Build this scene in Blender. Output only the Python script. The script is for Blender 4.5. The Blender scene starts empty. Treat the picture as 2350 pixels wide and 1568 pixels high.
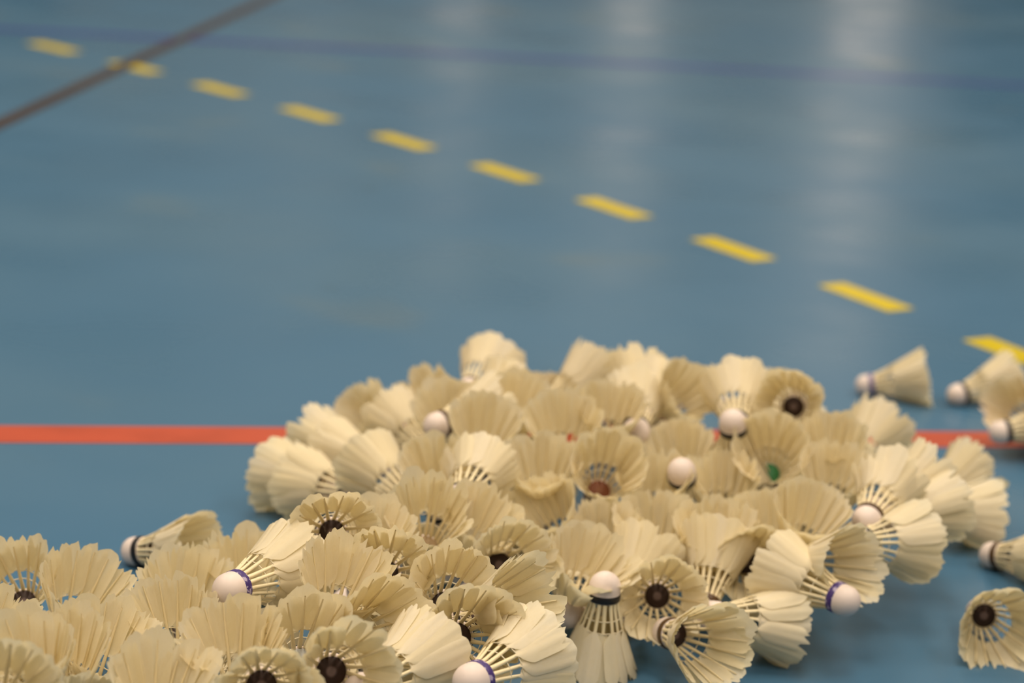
import bpy, math, random
from mathutils import Vector, Matrix

# ------------------------------------------------------------------ camera, world, lights, exposure
S = bpy.context.scene
COL = S.collection
FOCAL_PX = 4741.4            # focal length in pixels of the 2350 px wide frame
CAM_H, PITCH, ROLL = 0.7147, 0.2764, 0.0743


def camera_axes():
    cp, sp, cr, sr = math.cos(PITCH), math.sin(PITCH), math.cos(ROLL), math.sin(ROLL)
    r0, u0, f = Vector((1, 0, 0)), Vector((0, sp, cp)), Vector((0, cp, -sp))
    return cr * r0 + sr * u0, cr * u0 - sr * r0, f


R_AX, U_AX, F_AX = camera_axes()
cam_data = bpy.data.cameras.new('camera')
cam = bpy.data.objects.new('camera', cam_data)
COL.objects.link(cam)
cam.matrix_world = Matrix(((R_AX.x, U_AX.x, -F_AX.x, 0), (R_AX.y, U_AX.y, -F_AX.y, 0),
                           (R_AX.z, U_AX.z, -F_AX.z, CAM_H), (0, 0, 0, 1)))
cam_data.sensor_width = 36
cam_data.lens = 36 * FOCAL_PX / 2350
cam_data.clip_start = .05
cam_data.dof.use_dof = True
cam_data.dof.focus_distance = 1.50
cam_data.dof.aperture_fstop = cam_data.lens / 1000 / .0165
S.camera = cam

S.view_settings.view_transform = 'Standard'
S.view_settings.look = 'None'
S.view_settings.gamma = 1
S.view_settings.use_curve_mapping = False
S.view_settings.exposure = 0.0

world = bpy.data.worlds.new('hall_ambience')
S.world = world
world.use_nodes = True
world.node_tree.nodes['Background'].inputs[0].default_value = (.9, .95, 1, 1)
world.node_tree.nodes['Background'].inputs[1].default_value = .0


def hall_lamp(x, y, sx, sy, watts, col=(1, .84, .66)):
    d = bpy.data.lights.new('hall_lamp', 'AREA')
    d.shape = 'RECTANGLE'
    d.size, d.size_y, d.energy, d.color = sx, sy, watts, col
    o = bpy.data.objects.new('hall_lamp', d)
    COL.objects.link(o)
    o.location = (x, y, 6.9)


for lx, ly, w in [(x, y, w) for x in (-4.5, 0, 4.5) for y, w in ((-3, 150), (1.5, 186), (6, 145), (10.5, 74))]:
    hall_lamp(lx, ly, 1.6, 3.2, w)


# ------------------------------------------------------------------ materials
def material(name, base, rough=.5, spec=.5):
    m = bpy.data.materials.new(name)
    m.use_nodes = True
    b = m.node_tree.nodes['Principled BSDF']
    b.inputs['Base Color'].default_value = (*base, 1)
    b.inputs['Roughness'].default_value = rough
    b.inputs['Specular IOR Level'].default_value = spec
    return m, m.node_tree, b


def mix_color(nt, fac, a, b):
    n = nt.nodes.new('ShaderNodeMix')
    n.data_type = 'RGBA'
    for sock, v in ((0, fac), (6, a), (7, b)):
        if isinstance(v, bpy.types.NodeSocket):
            nt.links.new(v, n.inputs[sock])
        elif sock == 0:
            n.inputs[0].default_value = v
        else:
            n.inputs[sock].default_value = (*v, 1)
    return n.outputs[2]


def noise(nt, scale, detail=3, coord='Object', rough=.5):
    t = nt.nodes.new('ShaderNodeTexCoord')
    n = nt.nodes.new('ShaderNodeTexNoise')
    n.inputs['Scale'].default_value = scale
    n.inputs['Detail'].default_value = detail
    n.inputs['Roughness'].default_value = rough
    nt.links.new(t.outputs[coord], n.inputs['Vector'])
    return n.outputs['Fac']


def ramp(nt, sock, lo, hi, a=0., b=1.):
    n = nt.nodes.new('ShaderNodeMapRange')
    n.interpolation_type = 'SMOOTHSTEP'
    for i, v in ((1, lo), (2, hi), (3, a), (4, b)):
        n.inputs[i].default_value = v
    nt.links.new(sock, n.inputs[0])
    return n.outputs[0]


def floor_material():
    m, nt, b = material('blue_sports_floor', (.1, .2, .25), .3, .4)
    c = mix_color(nt, ramp(nt, noise(nt, 1.3, 4), .35, .7), (.050, .142, .252), (.067, .157, .254))
    c = mix_color(nt, ramp(nt, noise(nt, 2.6, 2), .62, .78, 0, .22), c, (.20, .19, .10))      # yellowish scuffs
    c = mix_color(nt, ramp(nt, noise(nt, 9, 3), .66, .8, 0, .25), c, (.05, .09, .11))       # small dark marks
    nt.links.new(c, b.inputs['Base Color'])
    nt.links.new(ramp(nt, noise(nt, 3, 3), .3, .7, .26, .36), b.inputs['Roughness'])
    return m


def paint_material(name, base, rough=.35):
    m, nt, b = material(name, base, rough, .4)
    dark = tuple(v * .86 for v in base)
    nt.links.new(mix_color(nt, ramp(nt, noise(nt, 14, 3), .4, .75), base, dark), b.inputs['Base Color'])
    return m


def vane_material():
    m, nt, b = material('feather_vane', (.88, .82, .67), .6, .25)
    t = nt.nodes.new('ShaderNodeTexCoord')
    mp = nt.nodes.new('ShaderNodeMapping')
    mp.inputs['Scale'].default_value = (60, 900, 260)
    nt.links.new(t.outputs['Object'], mp.inputs[0])
    n = nt.nodes.new('ShaderNodeTexNoise')
    n.inputs['Scale'].default_value = 1
    n.inputs['Detail'].default_value = 2
    nt.links.new(mp.outputs[0], n.inputs['Vector'])
    oi = nt.nodes.new('ShaderNodeObjectInfo')
    base = mix_color(nt, oi.outputs['Random'], (.88, .82, .67), (.87, .79, .57))
    c = mix_color(nt, ramp(nt, n.outputs['Fac'], .45, .7, 0, .3), base, (.80, .71, .48))
    nt.links.new(c, b.inputs['Base Color'])
    tr = nt.nodes.new('ShaderNodeBsdfTranslucent')
    tr.inputs[0].default_value = (*(.93, .84, .57), 1)
    mx = nt.nodes.new('ShaderNodeMixShader')
    mx.inputs[0].default_value = .38
    nt.links.new(b.outputs[0], mx.inputs[1])
    nt.links.new(tr.outputs[0], mx.inputs[2])
    nt.links.new(mx.outputs[0], nt.nodes['Material Output'].inputs[0])
    return m


def cork_material():
    m, nt, b = material('white_cork_cover', (.80, .74, .70), .45, .4)
    nt.links.new(mix_color(nt, ramp(nt, noise(nt, 90, 3), .5, .75, 0, .5), (.74, .64, .59), (.62, .51, .45)), b.inputs['Base Color'])
    return m


def disc_material(name, rim, middle):
    m, nt, b = material(name, rim, .5, .4)
    t = nt.nodes.new('ShaderNodeTexCoord')
    ln = nt.nodes.new('ShaderNodeVectorMath')
    ln.operation = 'LENGTH'
    sc = nt.nodes.new('ShaderNodeVectorMath')
    sc.operation = 'MULTIPLY'
    sc.inputs[1].default_value = (1, 1, 0)
    nt.links.new(t.outputs['Object'], sc.inputs[0])
    nt.links.new(sc.outputs[0], ln.inputs[0])
    nt.links.new(mix_color(nt, ramp(nt, ln.outputs['Value'], .0022, .0046), middle, rim), b.inputs['Base Color'])
    return m


def band_material(name, base, motif=None):
    m, nt, b = material(name, base, .4, .4)
    if motif:
        n = noise(nt, 260, 2)
        nt.links.new(mix_color(nt, ramp(nt, n, .52, .6), base, motif), b.inputs['Base Color'])
    return m


VANE = vane_material()
QUILL = material('feather_quill', (.82, .71, .46), .4, .4)[0]
THREAD = material('binding_thread', (.74, .66, .48), .6, .2)[0]
CORK = cork_material()
BANDS = {'black': band_material('black_band', (.012, .011, .012)),
         'brown': band_material('brown_band', (.085, .045, .018)),
         'purple': band_material('purple_band', (.055, .03, .17), (.42, .36, .52)),
         'green': band_material('green_band', (.03, .16, .04))}
DISCS = {'brown': disc_material('brown_base_sticker', (.030, .012, .008), (.16, .11, .105)),
         'silver': disc_material('silver_base_sticker', (.55, .58, .60), (.18, .2, .22)),
         'green': disc_material('green_base_sticker', (.02, .17, .045), (.03, .20, .08)),
         'red': disc_material('reddish_base_sticker', (.20, .06, .02), (.24, .09, .03)),
         'plain': disc_material('plain_cork_base', (.42, .30, .17), (.40, .27, .14))}


# ------------------------------------------------------------------ mesh helpers
def mesh(name, verts, faces, mats, midx=None, smooth=True):
    me = bpy.data.meshes.new(name)
    me.from_pydata(verts, [], faces)
    for m in mats:
        me.materials.append(m)
    if midx:
        me.polygons.foreach_set('material_index', midx)
    if smooth:
        me.polygons.foreach_set('use_smooth', [True] * len(me.polygons))
    me.update()
    return me


def link(name, me, parent=None, mat=None):
    o = bpy.data.objects.new(name, me)
    COL.objects.link(o)
    if parent is not None:
        o.parent = parent
    if mat is not None:
        o.matrix_local = mat
    return o


def lathe(name, prof, mat, n=28, close=True):
    """surface of revolution about Z from (r, z) pairs"""
    v, f = [], []
    for r, z in prof:
        for k in range(n):
            a = 2 * math.pi * k / n
            v.append((r * math.cos(a), r * math.sin(a), z))
    for i in range(len(prof) - 1):
        for k in range(n):
            a, b2 = i * n + k, i * n + (k + 1) % n
            f.append((a, b2, b2 + n, a + n))
    if close:
        f.append(tuple(reversed(range(n))))
        f.append(tuple(range((len(prof) - 1) * n, len(prof) * n)))
    return mesh(name, v, f, [mat])


# shuttlecock, local frame: Z runs from the cork to the open mouth, z = 0 where the feathers leave the cork
CORK_R = .013
cork_prof = [(.0005, -.0242)] + [(CORK_R * math.sin(t), -.0115 - .0127 * math.cos(t)) for t in [math.pi / 2 * k / 7 for k in range(1, 8)]] + [(CORK_R, -.006), (CORK_R, -.0012), (.0122, 0.), (.0110, .0003)]
CORK_ME = lathe('cork', cork_prof, CORK)
BAND_ME = {k: lathe('cork_band', [(.01305, -.0068), (.01335, -.0064), (.01335, -.0012), (.01305, -.0007)], m) for k, m in BANDS.items()}
DISC_ME = {k: lathe('base_disc', [(.0102, .0002), (.0102, .0011), (.0098, .0014)], m) for k, m in DISCS.items()}


def ring_mesh(r, z, t, n=32, m=6):
    v, f = [], []
    for k in range(n):
        a = 2 * math.pi * k / n
        rr = r * (1 + .012 * math.cos(16 * a))
        for j in range(m):
            b2 = 2 * math.pi * j / m
            q = rr + t * math.cos(b2)
            v.append((q * math.cos(a), q * math.sin(a), z + t * math.sin(b2)))
    for k in range(n):
        for j in range(m):
            f.append((k * m + j, ((k + 1) % n) * m + j, ((k + 1) % n) * m + (j + 1) % m, k * m + (j + 1) % m))
    return mesh('thread', v, f, [THREAD])


def quill_r(z, mouth):
    t = z / .062
    return .0108 + (mouth - .0108) * (.88 * t + .12 * t * t)


MOUTHS = (.0315, .0335, .0355)
THREAD_ME = {mth: (ring_mesh(quill_r(.0135, mth), .0135, .00045), ring_mesh(quill_r(.0235, mth), .0225, .00045)) for mth in MOUTHS}


def feather_mesh(mouth, wear, seed):
    """one feather at azimuth 0: quill plus vane; wear 0 whole, 1 nibbled, 2 notched, 3 broken short, 4 curled out, 5 ragged"""
    rnd = random.Random(seed)
    v, f, mi = [], [], []
    # quill: five-sided, tapering
    nz, ns = 9, 5
    top = .058 if wear != 3 else .047
    for i in range(nz):
        z = -.004 + (top + .004) * i / (nz - 1)
        r, rad = quill_r(max(z, 0), mouth) - (.0002 if z > 0 else 0), .0015 - .0011 * i / (nz - 1)
        for k in range(ns):
            a = 2 * math.pi * k / ns
            v.append((r + rad * math.cos(a), 1.35 * rad * math.sin(a), z))
    for i in range(nz - 1):
        for k in range(ns):
            a, b2 = i * ns + k, i * ns + (k + 1) % ns
            f.append((a, b2, b2 + ns, a + ns))
            mi.append(1)
    # vane
    nx, ny = 13, 12
    base = len(v)
    z0 = .0185 + rnd.uniform(-.0008, .0012)
    cols = []
    notch_at = rnd.uniform(-.7, .7)
    for i in range(nx):
        s = -1 + 2 * i / (nx - 1)
        zt = .0645 - .0050 * abs(s) ** 2.2 - .0012 * s            # rounded tip
        if wear == 1:
            zt += rnd.uniform(-.0032, .0008)
        elif wear == 2:
            zt += rnd.uniform(-.002, .001) - .013 * max(0, 1 - abs(s - notch_at) / .3)
        elif wear == 3:
            zt -= .011 + rnd.uniform(-.004, .004)
        elif wear == 5:
            zt += rnd.uniform(-.0085, .0015)
        elif wear == 4:
            zt += rnd.uniform(-.002, .001)
        cols.append(zt)
    half = 2 * math.pi * mouth / 16 * .78
    for i in range(nx):
        s = -1 + 2 * i / (nx - 1)
        for j in range(ny):
            t = j / (ny - 1)
            z = z0 + .0045 * abs(s) * (1 - t) ** 2 + (cols[i] - z0) * t
            u = min(1, (z - z0) / .0125)
            w = half * (.20 + .80 * u * u * (3 - 2 * u)) * (.74 + .26 * min(1, z / .05))
            r = quill_r(z, mouth)
            if wear == 4:
                r += .006 * max(0, t - .35) ** 1.5
            a = s * w / r
            rr = r + .0011 * s + .0013 * (1 - s * s) * .8 + .00035 * math.sin(9 * s + seed) * t
            v.append((rr * math.cos(a), rr * math.sin(a), z))
    for i in range(nx - 1):
        for j in range(ny - 1):
            a = base + i * ny + j
            f.append((a, a + ny, a + ny + 1, a + 1))
            mi.append(0)
    return mesh('feather', v, f, [VANE, QUILL], mi)


FEATHERS = {(mth, w, k): feather_mesh(mth, w, 10 * w + k + int(mth * 1e5)) for mth in MOUTHS for w in range(6) for k in range(3)}
# how worn a shuttlecock is: the chance of each kind of feather
WEAR = {'light': (.45, .40, .06, .01, .05, .03), 'worn': (.12, .45, .16, .05, .07, .15), 'ragged': (.02, .25, .23, .14, .11, .25)}


def shuttlecock(x, y, z, ax, ay, az, wear, mouth, band, disc, label, spin=0., seed=0):
    rnd = random.Random(seed)
    axis = Vector((ax, ay, az)).normalized()
    root = bpy.data.objects.new('shuttlecock', None)
    root.empty_display_size = .02
    COL.objects.link(root)
    root.matrix_world = Matrix.Translation((x, y, z)) @ axis.to_track_quat('Z', 'Y').to_matrix().to_4x4() @ Matrix.Rotation(spin, 4, 'Z')
    root['label'], root['category'], root['group'] = label, 'shuttlecock', 'shuttlecocks buried in the pile' if 'buried' in label else 'used feather shuttlecocks on the sports floor'
    cork = link('cork', CORK_ME, root)
    b = link('cork_band', BAND_ME[band], cork)
    b['label'] = band + ' band round the cork'
    link('base_disc', DISC_ME[disc], cork)['label'] = disc + ' disc inside the skirt on the cork base'
    mth = MOUTHS[mouth]
    for me in THREAD_ME[mth]:
        link('thread', me, root)
    for k in range(16):
        w = rnd.choices(range(6), WEAR[wear])[0]
        bend = rnd.gauss(0, .012 if wear == 'light' else .022)
        m = Matrix.Rotation(2 * math.pi * k / 16 + rnd.gauss(0, .015), 4, 'Z') @ Matrix.Translation((.0108, 0, 0)) @ Matrix.Rotation(bend, 4, 'Y') @ Matrix.Rotation(rnd.gauss(0, .02), 4, 'X') @ Matrix.Translation((-.0108, 0, 0))
        link('feather', FEATHERS[(mth, w, rnd.randrange(3))], root, m)
    return root


# ------------------------------------------------------------------ the hall
def box_mesh(name, lo, hi, mat):
    (a, b2, c), (d, e, g) = lo, hi
    v = [(x, y, z) for z in (c, g) for y in (b2, e) for x in (a, d)]
    f = [(0, 2, 3, 1), (4, 5, 7, 6), (0, 1, 5, 4), (2, 6, 7, 3), (0, 4, 6, 2), (1, 3, 7, 5)]
    return mesh(name, v, f, [mat], smooth=False)


def structure(name, lo, hi, mat, label):
    o = link(name, box_mesh(name, lo, hi, mat))
    o['kind'], o['label'] = 'structure', label
    return o


X0, X1, Y0, Y1, ZC = -8., 8., -6., 13., 7.
WALL = material('painted_hall_wall', (.22, .195, .17), .7, .3)[0]
structure('floor', (X0, Y0, -.05), (X1, Y1, 0), floor_material(), 'blue indoor sports floor')
structure('wall_back', (X0, Y1, 0), (X1, Y1 + .1, ZC), WALL, 'far wall of the sports hall')
structure('wall_front', (X0, Y0 - .1, 0), (X1, Y0, ZC), WALL, 'wall of the sports hall behind the camera')
structure('wall_left', (X0 - .1, Y0, 0), (X0, Y1, ZC), WALL, 'side wall of the sports hall')
structure('wall_right', (X1, Y0, 0), (X1 + .1, Y1, ZC), WALL, 'side wall of the sports hall')
structure('ceiling', (X0, Y0, ZC), (X1, Y1, ZC + .1), material('hall_ceiling', (.55, .53, .5), .8, .2)[0], 'ceiling of the sports hall')


def streak_panel_material(strength):
    m = bpy.data.materials.new('bright_streak_panel')
    m.use_nodes = True
    nt = m.node_tree
    nt.nodes.clear()
    e = nt.nodes.new('ShaderNodeEmission')
    e.inputs[0].default_value = (1, .84, .70, 1)
    e.inputs[1].default_value = strength
    o = nt.nodes.new('ShaderNodeOutputMaterial')
    nt.links.new(e.outputs[0], o.inputs[0])
    return m


for n, (wx, ww, z0, z1, st) in enumerate([(2.05, .42, .3, 5.9, .95), (.6, .3, .2, 3.2, .8), (-.49, .3, .5, 2.6, .6), (-1.38, .25, 1.5, 3.2, .5), (-1.84, .25, 2.2, 4., .5)], 1):  # glowing panels: first read from its bright floor streak, others added for faint streaks
    structure('streak_panel_%d' % n, (wx - ww / 2, Y1 - .03, z0), (wx + ww / 2, Y1 - .005, z1), streak_panel_material(st), 'bright tall panel on the far wall, added for a floor streak')


CORNER_PANEL = material('dark_corner_panel', (.03, .03, .032), .6, .2)[0]
for n, (dx, dw) in enumerate(((3.75, 2.3), (-3.95, 1.9)), 1):  # unseen dark panels, added so their reflection darkens the far floor corners
    structure('corner_panel_%d' % n, (dx - dw / 2, Y1 - .03, .001), (dx + dw / 2, Y1 - .005, 2.2), CORNER_PANEL, 'dark panel on the far wall, added to dim the floor reflection')

# ------------------------------------------------------------------ painted court lines
def strip(name, pts, mat, label, category, z=.0006, group=None, z0=.0001):
    """flat quad strip of paint, pts = near-left, near-right, far-right, far-left on the floor, with a real thickness"""
    v = [(x, y, z) for x, y in pts] + [(x, y, z0) for x, y in pts]
    f = [(0, 1, 2, 3), (7, 6, 5, 4), (0, 4, 5, 1), (1, 5, 6, 2), (2, 6, 7, 3), (3, 7, 4, 0)]
    o = link(name, mesh(name, v, f, [mat], smooth=False))
    o['label'], o['category'] = label, category
    if group:
        o['group'] = group
    return o


YELLOW = paint_material('yellow_line_paint', (.58, .46, .004))
strip('court_line', [(-3.4486, 1.3625), (3.5067, 2.8681), (3.4953, 2.9209), (-3.46, 1.4153)], paint_material('red_line_paint', (.45, .078, .038)), 'straight orange-red line running behind the pile of shuttlecocks', 'line', .0006)
strip('court_line', [(-5.2296, 4.3419), (5.2139, 5.7542), (5.2072, 5.8037), (-5.2363, 4.3914)], paint_material('violet_blue_line_paint', (.035, .05, .25)), 'dull violet-blue line crossing the far floor beyond the yellow dashes', 'line', .0006)
strip('court_line', [(-0.9896, 3.2155), (-0.377, 9.8298), (-0.4118, 9.8331), (-1.0244, 3.2187)], paint_material('brown_line_paint', (.055, .035, .025)), 'dark brown line running away across the blue line and a yellow dash', 'line', .0014, None, .0010)
for pts, label in [
    ([(-1.1618, 4.7077), (-1.0479, 4.6106), (-1.0152, 4.6484), (-1.1296, 4.746)], 'yellow dash at the far end of the dashed row, just below the blue line'),
    ([(-0.9358, 4.5116), (-0.8254, 4.4107), (-0.7914, 4.4474), (-0.9024, 4.5488)], 'yellow dash crossed by the dark brown line'),
    ([(-0.7167, 4.308), (-0.6098, 4.2034), (-0.5745, 4.2388), (-0.6821, 4.344)], 'first uncrossed yellow dash to the near side of the brown line'),
    ([(-0.5047, 4.097), (-0.4014, 3.9888), (-0.365, 4.023), (-0.4688, 4.1318)], 'second uncrossed yellow dash counted from the brown line'),
    ([(-0.3001, 3.8788), (-0.2006, 3.7671), (-0.1629, 3.8001), (-0.263, 3.9124)], 'third uncrossed yellow dash counted from the brown line'),
    ([(-0.103, 3.6538), (-0.0074, 3.5387), (0.0314, 3.5704), (-0.0648, 3.686)], 'fourth uncrossed yellow dash counted from the brown line'),
    ([(0.0863, 3.4221), (0.1779, 3.3039), (0.2177, 3.3342), (0.1255, 3.4531)], 'fifth uncrossed yellow dash counted from the brown line'),
    ([(0.2675, 3.1841), (0.355, 3.0628), (0.3958, 3.0917), (0.3078, 3.2137)], 'sixth uncrossed yellow dash, third from the near end of the row'),
    ([(0.4404, 2.9401), (0.5238, 2.8159), (0.5655, 2.8433), (0.4817, 2.9683)], 'yellow dash in the bright floor glare, second from the near end of the row'),
    ([(0.605, 2.6902), (0.684, 2.5632), (0.7267, 2.5893), (0.6472, 2.717)], 'near-end yellow dash partly cut by the frame, behind a loose shuttlecock')]:
    strip('line_dash', pts, YELLOW, label, 'line', .0008, 'yellow dashes of the curved dashed line')

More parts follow.
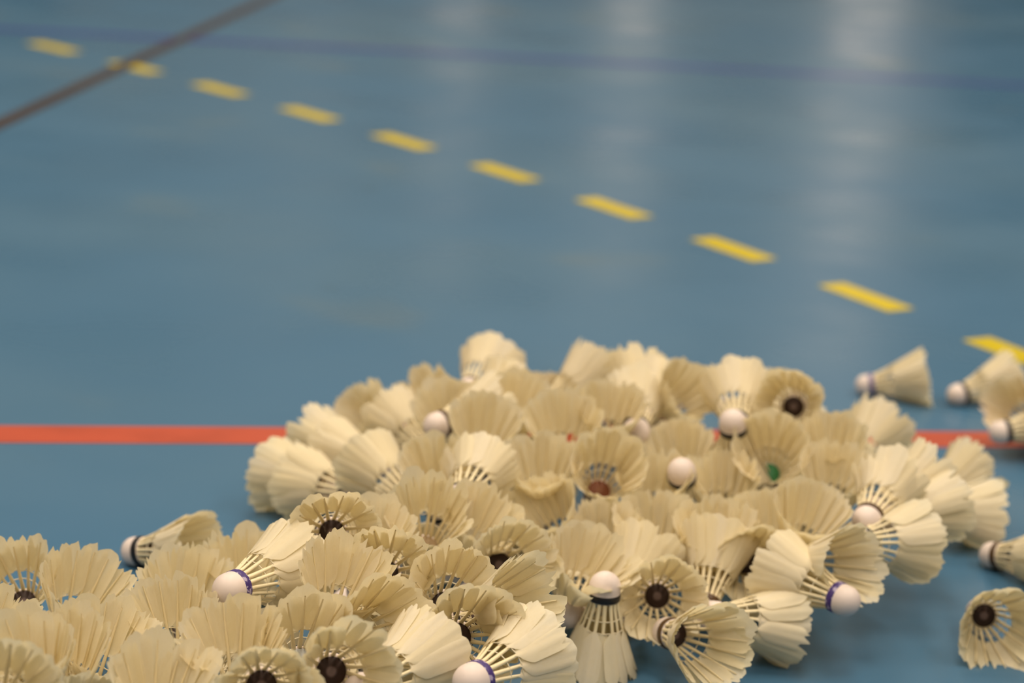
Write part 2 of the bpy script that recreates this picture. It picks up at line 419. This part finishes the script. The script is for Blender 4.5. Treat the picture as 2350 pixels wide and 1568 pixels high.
# ------------------------------------------------------------------ the shuttlecocks
# joint position, axis towards the mouth, wear, mouth size, band, inner disc, label
SHUTTLES = [
    (0.4415, 2.3962, 0.0157, 0.9538, -0.1312, 0.2703, 'light', 1, 'purple', 'brown', 'lone shuttlecock with a purple band lying apart beyond the pile near the yellow dashes'),
    (0.5502, 2.3903, 0.0157, 0.9156, 0.2978, 0.2703, 'light', 1, 'black', 'brown', 'shuttlecock with its cork in view lying just under the near-end yellow dash'),
    (0.5987, 2.2476, 0.0262, -0.6672, -0.5385, 0.5147, 'worn', 1, 'brown', 'brown', 'shuttlecock at the red line end squeezed between two others, its open mouth facing the pile'),
    (0.5582, 2.1895, 0.0334, 0.9725, 0.1649, 0.1642, 'light', 1, 'black', 'brown', 'shuttlecock lying across the red line at the frame edge, cork towards the pile'),
    (-0.0383, 2.0797, 0.0724, 0.2917, 0.9485, 0.1232, 'light', 2, 'brown', 'brown', 'topmost shuttlecock crowning the pile with its cork end towards us'),
    (-0.0585, 2.0659, 0.0361, -0.5387, -0.4738, 0.6967, 'ragged', 0, 'black', 'brown', 'small brownish shaded mouth poking out beside the topmost shuttlecock'),
    (0.0476, 2.0712, 0.0226, -0.0119, -0.3683, 0.9296, 'worn', 1, 'black', 'brown', 'rounded cream skirt on the ridge between the topmost one and the pointed one'),
    (0.0501, 2.0407, 0.0746, 0.6390, 0.5800, 0.5052, 'ragged', 1, 'black', 'brown', 'pointed torn skirt sticking up like a peak on the ridge of the pile'),
    (0.1335, 2.0090, 0.0866, -0.0712, 0.9419, 0.3282, 'ragged', 1, 'black', 'brown', 'brightest white feathers standing up on the far ridge of the pile'),
    (0.1393, 1.9806, 0.0872, 0.2237, 0.9396, 0.2589, 'worn', 0, 'black', 'brown', 'skirt tucked right beside the brightest white feathers on the far ridge'),
    (0.1520, 1.9795, 0.0851, 0.4644, -0.5286, 0.7105, 'ragged', 0, 'black', 'red', 'skirt with a reddish hollow beside the round fan on the far ridge'),
    (0.2209, 1.9001, 0.1138, 0.0366, 0.9682, 0.2476, 'light', 1, 'black', 'brown', 'neat round fan of feathers standing behind an upturned cork at the back'),
    (0.2832, 1.9585, 0.1136, -0.2259, -0.9211, 0.3170, 'light', 0, 'black', 'brown', 'round open mouth with a dark centre at the back edge, next to the neat fan'),
    (0.1250, 1.8966, 0.1009, -0.0503, 0.9885, 0.1427, 'worn', 1, 'black', 'brown', 'shuttlecock with a pinkish cork tip peeping from the upper middle of the pile'),
    (0.0992, 1.8970, 0.0758, -0.0355, -0.4448, 0.8949, 'worn', 1, 'black', 'brown', 'yellowish hollow skirt under the pointed peak in the upper pile'),
    (-0.0246, 1.9755, 0.0731, 0.4177, 0.8682, 0.2679, 'worn', 1, 'black', 'brown', 'smooth slanting skirt directly in front of the topmost shuttlecock'),
    (0.0049, 1.9744, 0.0531, 0.1223, -0.4218, 0.8984, 'worn', 1, 'brown', 'brown', 'deep yellow hollow in the upper pile just below the topmost shuttlecock'),
    (0.0560, 1.8566, 0.0722, -0.0713, -0.4421, 0.8941, 'worn', 2, 'black', 'brown', 'broad smooth cream skirt in the middle of the upper pile'),
    (0.1732, 1.8948, 0.0398, -0.1401, -0.3775, 0.9153, 'worn', 1, 'black', 'brown', 'pale skirt between the two upturned corks of the pile'),
    (-0.1138, 2.0308, 0.0255, -0.6113, -0.5112, 0.6041, 'ragged', 1, 'black', 'brown', 'jagged brownish mouth hanging over the red line at the upper pile edge'),
    (-0.0819, 1.9511, 0.0467, -0.6345, 0.7301, 0.2537, 'ragged', 1, 'black', 'brown', 'fan with a toothed rim next to the jagged brownish mouth over the red line'),
    (-0.0537, 1.9384, 0.0497, -0.1040, -0.4248, 0.8993, 'worn', 1, 'black', 'brown', 'smooth cream skirt behind the one with a dark brown band'),
    (-0.0572, 1.8772, 0.0970, 0.7438, 0.6549, 0.1333, 'worn', 1, 'brown', 'brown', 'shuttlecock with a slanting dark brown band high in the pile'),
    (-0.0242, 1.8448, 0.0685, 0.0860, -0.4430, 0.8924, 'worn', 1, 'black', 'brown', 'open skirt just in front of the one with the slanting dark brown band'),
    (-0.1463, 1.9087, 0.0448, -0.7565, 0.6532, 0.0335, 'ragged', 1, 'black', 'brown', 'skirt with two splayed feathers rising over the red line'),
    (-0.1247, 1.8677, 0.0541, -0.6744, 0.7335, -0.0846, 'ragged', 0, 'black', 'brown', 'tan skirt lying between the splayed feathers and the jagged brownish mouth'),
    (-0.1693, 1.8354, 0.0377, -0.7913, 0.6079, -0.0661, 'worn', 2, 'black', 'brown', 'outermost skirt of the pile on the red line side, pleated and half hidden behind another'),
    (-0.1420, 1.7971, 0.0478, -0.7587, 0.6340, -0.1498, 'worn', 2, 'black', 'brown', 'broad skirt lying on the floor over the outermost pleated one'),
    (-0.0856, 1.7505, 0.0671, -0.6346, 0.7440, 0.2092, 'light', 1, 'brown', 'brown', 'clean white skirt next to the small blue gap in the pile'),
    (0.3611, 2.0452, 0.0362, 0.5850, 0.6880, 0.4295, 'ragged', 2, 'black', 'brown', 'peaked skirt covering the red line at the far corner of the pile'),
    (0.3152, 1.8824, 0.0627, -0.1038, -0.4013, 0.9101, 'worn', 1, 'black', 'brown', 'low rounded skirt at the foot of the peaked one on the red line'),
    (0.2141, 1.8521, 0.1170, 0.1690, 0.3194, -0.9324, 'worn', 1, 'black', 'brown', 'upturned cork with a dark band standing right before the neat round fan'),
    (0.2538, 1.8665, 0.0733, -0.1152, -0.7374, 0.6656, 'light', 2, 'brown', 'green', 'open mouth with a green disc shining at its bottom'),
    (0.2062, 1.8235, 0.0361, -0.0842, -0.3668, 0.9265, 'worn', 2, 'black', 'brown', 'smooth skirt between the green-disc mouth and an upturned cork'),
    (0.1641, 1.7812, 0.0907, 0.1521, 0.4986, -0.8534, 'worn', 1, 'black', 'brown', 'upturned cork standing free in the middle of the pile'),
    (0.1382, 1.7841, 0.0459, -0.0366, -0.3903, 0.9200, 'worn', 1, 'black', 'brown', 'smooth cream skirt just before the upturned cork in the middle of the pile'),
    (0.0894, 1.7810, 0.0738, 0.0688, -0.7111, 0.6998, 'light', 1, 'brown', 'red', 'bowl-like mouth with a reddish spot at the bottom in mid pile'),
    (0.0370, 1.7693, 0.0568, -0.0654, -0.4164, 0.9068, 'worn', 2, 'black', 'brown', 'smooth hollow skirt next to the bowl with the reddish spot'),
    (-0.0534, 1.7505, 0.0568, -0.0964, -0.4287, 0.8983, 'worn', 1, 'black', 'brown', 'skirt standing behind the small blue gap in the pile'),
    (-0.0309, 1.6670, 0.1026, 0.1987, 0.9783, 0.0586, 'ragged', 1, 'black', 'brown', 'small feather fan between two smooth hollows in mid pile'),
    (0.2471, 1.7545, 0.0232, -0.1969, -0.3233, 0.9256, 'worn', 1, 'black', 'brown', 'shaded skirt deep below the green-disc mouth, over a dark slit'),
    (0.3076, 1.8199, 0.0534, -0.0108, -0.3979, 0.9174, 'worn', 2, 'black', 'brown', 'large smooth yellow hollow below the peaked skirt'),
    (0.4318, 1.9554, 0.0294, 0.7585, 0.4424, 0.4785, 'ragged', 1, 'black', 'brown', 'skirt with bright tips just before the red line, at the outer end of the pile'),
    (0.4173, 1.8875, 0.0420, 0.9295, 0.3399, -0.1430, 'ragged', 2, 'black', 'brown', 'outermost skirt lying flat near the loose cork at the frame edge'),
    (0.3499, 1.7814, 0.0815, 0.7672, 0.5426, 0.3420, 'ragged', 1, 'black', 'brown', 'skirt with one long feather tip pointing to the red line'),
    (0.3558, 1.7489, 0.0813, 0.8382, 0.5410, 0.0680, 'worn', 1, 'black', 'brown', 'skirt lying low between the long feather tip and the outer end of the pile'),
    (0.3249, 1.7097, 0.0964, 0.4085, 0.8871, 0.2147, 'ragged', 1, 'brown', 'brown', 'cork pointing at us with a brown band over it and a bright fan behind'),
    (0.3163, 1.6714, 0.0847, 0.7848, 0.5956, -0.1710, 'light', 2, 'black', 'brown', 'wide skirt with bright ridges lying on the floor below the cork with a brown arc'),
    (0.2614, 1.7023, 0.0551, 0.1165, -0.4154, 0.9022, 'light', 1, 'black', 'brown', 'deep brown-shaded hollow next to the cork with a brown arc'),
    (0.0619, 1.7225, 0.0369, -0.4596, -0.4068, 0.7895, 'worn', 2, 'black', 'plain', 'open mouth with a golden yellow bottom in the heart of the pile'),
    (-0.0290, 1.6411, 0.0515, 0.2900, -0.4114, 0.8641, 'worn', 1, 'black', 'brown', 'brown-shaded hollow beside the golden yellow mouth'),
    (-0.3093, 1.6997, 0.0157, 0.8666, -0.4195, 0.2703, 'ragged', 0, 'black', 'brown', 'shuttlecock with a black band lying at the pile edge, skirt tip raised, over blue floor'),
    (-0.2042, 1.5730, 0.0242, 0.0360, -0.3573, 0.9333, 'ragged', 1, 'black', 'brown', 'jagged yellow rim rising behind the purple-banded one in the pile'),
    (-0.2454, 1.5171, 0.0232, 0.1028, -0.3399, 0.9348, 'worn', 2, 'black', 'brown', 'large smooth hollow beside the cork with the black band'),
    (-0.0598, 1.6141, 0.0729, 0.0718, -0.5966, 0.7993, 'ragged', 1, 'black', 'plain', 'tilted cup with slots showing inside, in front of the brown-shaded hollow'),
    (-0.1058, 1.5596, 0.0614, 0.1052, -0.4088, 0.9065, 'worn', 2, 'black', 'brown', 'large smooth cream skirt between two dark-centred mouths'),
    (-0.1306, 1.5257, 0.1143, 0.1526, -0.9340, 0.3231, 'ragged', 1, 'black', 'brown', 'dark-centred mouth at the pile edge under the broad skirt on the floor'),
    (-0.1873, 1.4167, 0.1097, 0.5490, 0.8349, -0.0399, 'light', 2, 'purple', 'brown', 'shuttlecock with a purple band lying on top of the near pile'),
    (0.0930, 1.7017, 0.0234, -0.0193, -0.3463, 0.9379, 'ragged', 0, 'black', 'brown', 'small torn skirt set in a dark gap above the upside-down shuttlecock'),
    (0.1402, 1.7097, 0.0282, -0.0666, -0.3491, 0.9347, 'worn', 2, 'black', 'brown', 'broad yellowish hollow above the ribbed skirt in the lower pile'),
    (0.1919, 1.7026, 0.0308, -0.0860, -0.3457, 0.9344, 'worn', 2, 'brown', 'brown', 'biggest smooth skirt of the lower pile, standing over the slotted one'),
    (0.4807, 1.8451, 0.0157, 0.6656, -0.6956, 0.2703, 'light', 1, 'brown', 'brown', 'loose shuttlecock with a brown band at the frame edge, cork towards the pile'),
    (0.4294, 1.6829, 0.0205, 0.0334, -0.9795, 0.1987, 'light', 2, 'black', 'brown', 'loose shuttlecock apart on the blue floor with its dark-centred mouth facing us'),
    (0.2187, 1.6973, 0.0481, 0.0512, -0.9541, 0.2950, 'light', 1, 'black', 'brown', 'shaded mouth full of slots squeezed beside the purple-banded one on the floor'),
    (0.2592, 1.6489, 0.0708, 0.6174, -0.7331, 0.2854, 'ragged', 1, 'black', 'brown', 'ragged skirt hanging down over the purple-banded cork on the floor'),
    (0.1803, 1.6308, 0.0382, 0.1742, 0.7520, 0.6357, 'light', 1, 'brown', 'brown', 'upright skirt with a row of slots and its brown band at the bottom'),
    (0.1086, 1.6252, 0.0319, 0.3711, 0.7693, 0.5201, 'light', 1, 'black', 'brown', 'ribbed skirt leaning behind the upside-down shuttlecock'),
    (0.0667, 1.5848, 0.0412, 0.2042, 0.9788, 0.0134, 'worn', 1, 'brown', 'brown', 'pinkish cork on the floor peeping out beside the upside-down shuttlecock'),
    (0.0635, 1.5942, 0.0388, 0.2503, -0.3818, 0.8897, 'worn', 2, 'black', 'plain', 'smooth yellowish hollow directly behind the cork of the upside-down shuttlecock'),
    (0.1380, 1.6207, 0.0418, 0.0176, -0.9446, 0.3278, 'worn', 2, 'black', 'brown', 'open mouth with a round dark centre beside the upside-down shuttlecock'),
    (0.2811, 1.5911, 0.0661, -0.7151, 0.6977, 0.0430, 'light', 1, 'purple', 'brown', 'shuttlecock with a purple band lying on the open floor at the front of the pile'),
    (0.1912, 1.5767, 0.0453, 0.8954, 0.3974, -0.2009, 'worn', 1, 'black', 'brown', 'skirt lying on the floor half behind the one with the brown ring'),
    (0.1496, 1.5522, 0.0377, 0.4321, -0.8610, 0.2683, 'worn', 1, 'brown', 'brown', 'mouth with slots and a brown ring at its neck, lying at the very front'),
    (0.0897, 1.5559, 0.0620, 0.0000, 0.0000, -1.0000, 'light', 0, 'black', 'brown', 'shuttlecock standing upside down on its feathers with the white cork on top'),
    (0.0029, 1.5944, 0.0699, 0.2197, -0.8778, 0.4256, 'worn', 1, 'black', 'brown', 'shadowed brown hollow with a dark bottom above the small dark floor gap'),
    (-0.0847, 1.4901, 0.0982, 0.0804, -0.9081, 0.4110, 'ragged', 1, 'black', 'brown', 'dark-centred mouth wedged between smooth skirts in the lower pile'),
    (-0.1186, 1.4180, 0.0846, 0.2078, -0.4204, 0.8832, 'ragged', 2, 'black', 'brown', 'smooth skirt with a jagged corner next to the wedged dark-centred mouth'),
    (-0.0365, 1.4618, 0.0872, 0.1722, -0.7991, 0.5760, 'worn', 1, 'black', 'brown', 'mouth with rows of slots and a tilted dark disc'),
    (-0.0139, 1.4037, 0.1074, 0.6601, -0.5925, 0.4617, 'ragged', 1, 'black', 'brown', 'skirt with a jagged edge next to the small dark floor gap'),
    (-0.3731, 1.5206, 0.0373, 0.0172, -0.6965, 0.7174, 'ragged', 1, 'green', 'brown', 'skirt through whose slots blue floor shows'),
    (-0.3283, 1.4837, 0.0311, 0.3160, -0.3311, 0.8891, 'ragged', 2, 'black', 'brown', 'big fan with a jagged crest at the near pile, against the blue floor'),
    (-0.1008, 1.3860, 0.0899, 0.4592, -0.7233, 0.5157, 'light', 1, 'black', 'brown', 'yellow-shaded hollow with slots behind the mouth with the silver disc'),
    (-0.0239, 1.3815, 0.0975, 0.2080, -0.8857, 0.4151, 'worn', 2, 'black', 'brown', 'mouth with a dark disc and radiating slots, in the bottom part of the pile'),
    (-0.1333, 1.3551, 0.0805, 0.1840, -0.7826, 0.5947, 'worn', 2, 'black', 'silver', 'mouth with slots and a silver disc at its bottom'),
    (-0.2315, 1.4031, 0.0472, -0.0394, -0.3770, 0.9254, 'worn', 1, 'black', 'brown', 'smooth skirt in front of the cork with the black band, with a tiny dark hole'),
    (-0.3799, 1.4120, 0.0264, 0.3363, -0.2990, 0.8930, 'worn', 1, 'black', 'plain', 'golden hollow cut by the frame edge under the slots showing blue'),
    (-0.2829, 1.3506, 0.0461, 0.2190, -0.3268, 0.9194, 'ragged', 2, 'black', 'brown', 'smooth skirt below the big fan with the jagged crest'),
    (-0.2912, 1.3015, 0.0624, 0.0045, -0.3791, 0.9253, 'ragged', 1, 'black', 'brown', 'smooth skirt next to the golden hollow at the frame edge'),
    (-0.1736, 1.3064, 0.0748, -0.0116, -0.3870, 0.9220, 'ragged', 2, 'black', 'brown', 'large smooth skirt just under the purple-banded one on the near pile'),
    (-0.2984, 1.2590, 0.0771, -0.1022, -0.4269, 0.8985, 'worn', 1, 'black', 'brown', 'brown-shaded hollow at the bottom corner with a small dark hole'),
    (-0.2186, 1.2503, 0.0672, 0.1508, -0.3332, 0.9307, 'ragged', 2, 'black', 'brown', 'big skirt with slots cut by the bottom edge of the frame'),
    (-0.0773, 1.2814, 0.1014, 0.5778, 0.8150, 0.0443, 'light', 2, 'black', 'brown', 'skirt with bound threads slanting up from the bottom edge, in front of the radiating slots'),
    (-0.0040, 1.2980, 0.1060, 0.5805, 0.8113, -0.0699, 'light', 2, 'purple', 'brown', 'purple-banded shuttlecock cut by the bottom edge of the frame'),
    (-0.1055, 1.2807, 0.1106, 0.2616, -0.9000, 0.3487, 'worn', 2, 'black', 'brown', 'mouth with a dark disc at the bottom edge below the silver disc'),
    (-0.1489, 1.2535, 0.1096, 0.1890, -0.9349, 0.3003, 'worn', 1, 'black', 'brown', 'mouth at the bottom edge showing only its rim and the top of its disc'),
    (-0.3095, 1.2063, 0.1072, 0.2564, -0.8156, 0.5187, 'worn', 1, 'black', 'brown', 'shadowed dark skirt in the bottom corner'),
    (0.2587, 2.1846, 0.0177, 0.7242, 0.5424, 0.4259, 'worn', 1, 'black', 'brown', 'shuttlecock buried inside the pile beneath the ones in view'),
    (-0.0203, 1.4890, 0.0194, -0.3110, -0.9258, 0.2151, 'worn', 1, 'black', 'brown', 'shuttlecock buried inside the pile beneath the ones in view'),
    (0.2870, 2.1004, 0.0173, 0.9140, 0.3232, 0.2452, 'worn', 1, 'black', 'brown', 'shuttlecock buried inside the pile beneath the ones in view'),
    (0.0230, 1.8770, 0.0160, 0.3059, 0.9056, 0.2937, 'worn', 1, 'black', 'brown', 'shuttlecock buried inside the pile beneath the ones in view'),
    (-0.1113, 1.7114, 0.0166, 0.8148, -0.5210, 0.2544, 'worn', 1, 'black', 'brown', 'shuttlecock buried inside the pile beneath the ones in view'),
    (0.2440, 2.1225, 0.0554, 0.4179, -0.8862, 0.2001, 'worn', 1, 'black', 'brown', 'shuttlecock buried inside the pile beneath the ones in view'),
    (-0.0180, 1.6756, 0.0164, -0.0697, 0.9439, 0.3227, 'worn', 1, 'black', 'brown', 'shuttlecock buried inside the pile beneath the ones in view'),
    (0.0373, 2.1871, 0.0165, 0.8924, 0.3088, 0.3291, 'worn', 1, 'black', 'brown', 'shuttlecock buried inside the pile beneath the ones in view'),
    (0.1249, 2.1979, 0.0160, 0.2966, 0.9181, 0.2628, 'worn', 1, 'black', 'brown', 'shuttlecock buried inside the pile beneath the ones in view'),
    (0.2132, 2.0512, 0.0167, -0.8937, 0.2831, 0.3480, 'worn', 1, 'black', 'brown', 'shuttlecock buried inside the pile beneath the ones in view'),
    (-0.3517, 1.3615, 0.0183, 0.5267, -0.7047, 0.4754, 'worn', 1, 'black', 'brown', 'shuttlecock buried inside the pile beneath the ones in view'),
    (0.2775, 1.9548, 0.0163, -0.0959, -0.9449, 0.3129, 'worn', 1, 'black', 'brown', 'shuttlecock buried inside the pile beneath the ones in view'),
    (-0.0384, 1.7560, 0.0240, 0.9242, -0.3524, 0.1472, 'worn', 1, 'black', 'brown', 'shuttlecock buried inside the pile beneath the ones in view'),
    (-0.1253, 2.1129, 0.0164, -0.4060, -0.8556, 0.3211, 'worn', 1, 'black', 'brown', 'shuttlecock buried inside the pile beneath the ones in view'),
    (0.0016, 2.0246, 0.0262, -0.8412, -0.5284, 0.1145, 'worn', 1, 'black', 'brown', 'shuttlecock buried inside the pile beneath the ones in view'),
    (0.2065, 1.9244, 0.0528, 0.8405, 0.3202, 0.4370, 'worn', 1, 'black', 'brown', 'shuttlecock buried inside the pile beneath the ones in view'),
    (0.3357, 2.2437, 0.0182, -0.5236, -0.7127, 0.4669, 'worn', 1, 'black', 'brown', 'shuttlecock buried inside the pile beneath the ones in view'),
    (0.2374, 1.8973, 0.0160, 0.7942, -0.5330, 0.2919, 'worn', 1, 'black', 'brown', 'shuttlecock buried inside the pile beneath the ones in view'),
    (0.3296, 1.9897, 0.0173, -0.2059, -0.8966, 0.3920, 'worn', 1, 'black', 'brown', 'shuttlecock buried inside the pile beneath the ones in view'),
    (-0.0548, 2.2170, 0.0157, 0.9114, -0.3070, 0.2741, 'worn', 1, 'black', 'brown', 'shuttlecock buried inside the pile beneath the ones in view'),
    (-0.0615, 1.5563, 0.0166, -0.1462, -0.9298, 0.3379, 'worn', 1, 'black', 'brown', 'shuttlecock buried inside the pile beneath the ones in view'),
    (-0.1941, 1.4229, 0.0165, 0.4149, 0.8473, 0.3317, 'worn', 1, 'black', 'brown', 'shuttlecock buried inside the pile beneath the ones in view'),
    (0.1020, 2.1536, 0.0532, 0.3397, -0.8133, 0.4724, 'worn', 1, 'black', 'brown', 'shuttlecock buried inside the pile beneath the ones in view'),
    (0.3067, 1.9999, 0.0531, -0.7221, 0.6509, 0.2344, 'worn', 1, 'black', 'brown', 'shuttlecock buried inside the pile beneath the ones in view'),
    (0.1947, 2.1392, 0.0222, -0.9571, 0.2310, 0.1747, 'worn', 1, 'black', 'brown', 'shuttlecock buried inside the pile beneath the ones in view'),
    (0.0632, 2.2824, 0.0161, 0.9434, -0.1337, 0.3034, 'worn', 1, 'black', 'brown', 'shuttlecock buried inside the pile beneath the ones in view'),
    (-0.2542, 1.6300, 0.0170, 0.9225, 0.0992, 0.3731, 'worn', 1, 'black', 'brown', 'shuttlecock buried inside the pile beneath the ones in view'),
    (0.1809, 2.2707, 0.0182, -0.8264, -0.3167, 0.4656, 'worn', 1, 'black', 'brown', 'shuttlecock buried inside the pile beneath the ones in view'),
    (-0.2089, 1.3727, 0.0251, 0.8961, 0.4239, 0.1316, 'worn', 1, 'black', 'brown', 'shuttlecock buried inside the pile beneath the ones in view'),
    (0.0225, 1.9688, 0.0178, 0.2130, -0.8746, 0.4355, 'worn', 1, 'black', 'brown', 'shuttlecock buried inside the pile beneath the ones in view'),
    (-0.1343, 1.6322, 0.0170, -0.6481, 0.6646, 0.3718, 'worn', 1, 'black', 'brown', 'shuttlecock buried inside the pile beneath the ones in view'),
    (-0.0895, 1.4709, 0.0176, 0.3297, 0.8463, 0.4183, 'worn', 1, 'black', 'brown', 'shuttlecock buried inside the pile beneath the ones in view'),
    (0.2286, 2.0103, 0.0182, 0.1013, -0.8744, 0.4744, 'worn', 1, 'black', 'brown', 'shuttlecock buried inside the pile beneath the ones in view'),
    (0.1244, 2.0456, 0.0267, 0.7183, 0.6875, 0.1066, 'worn', 1, 'black', 'brown', 'shuttlecock buried inside the pile beneath the ones in view'),
]
for i, row in enumerate(SHUTTLES):
    shuttlecock(*row, spin=.37 * i, seed=i)
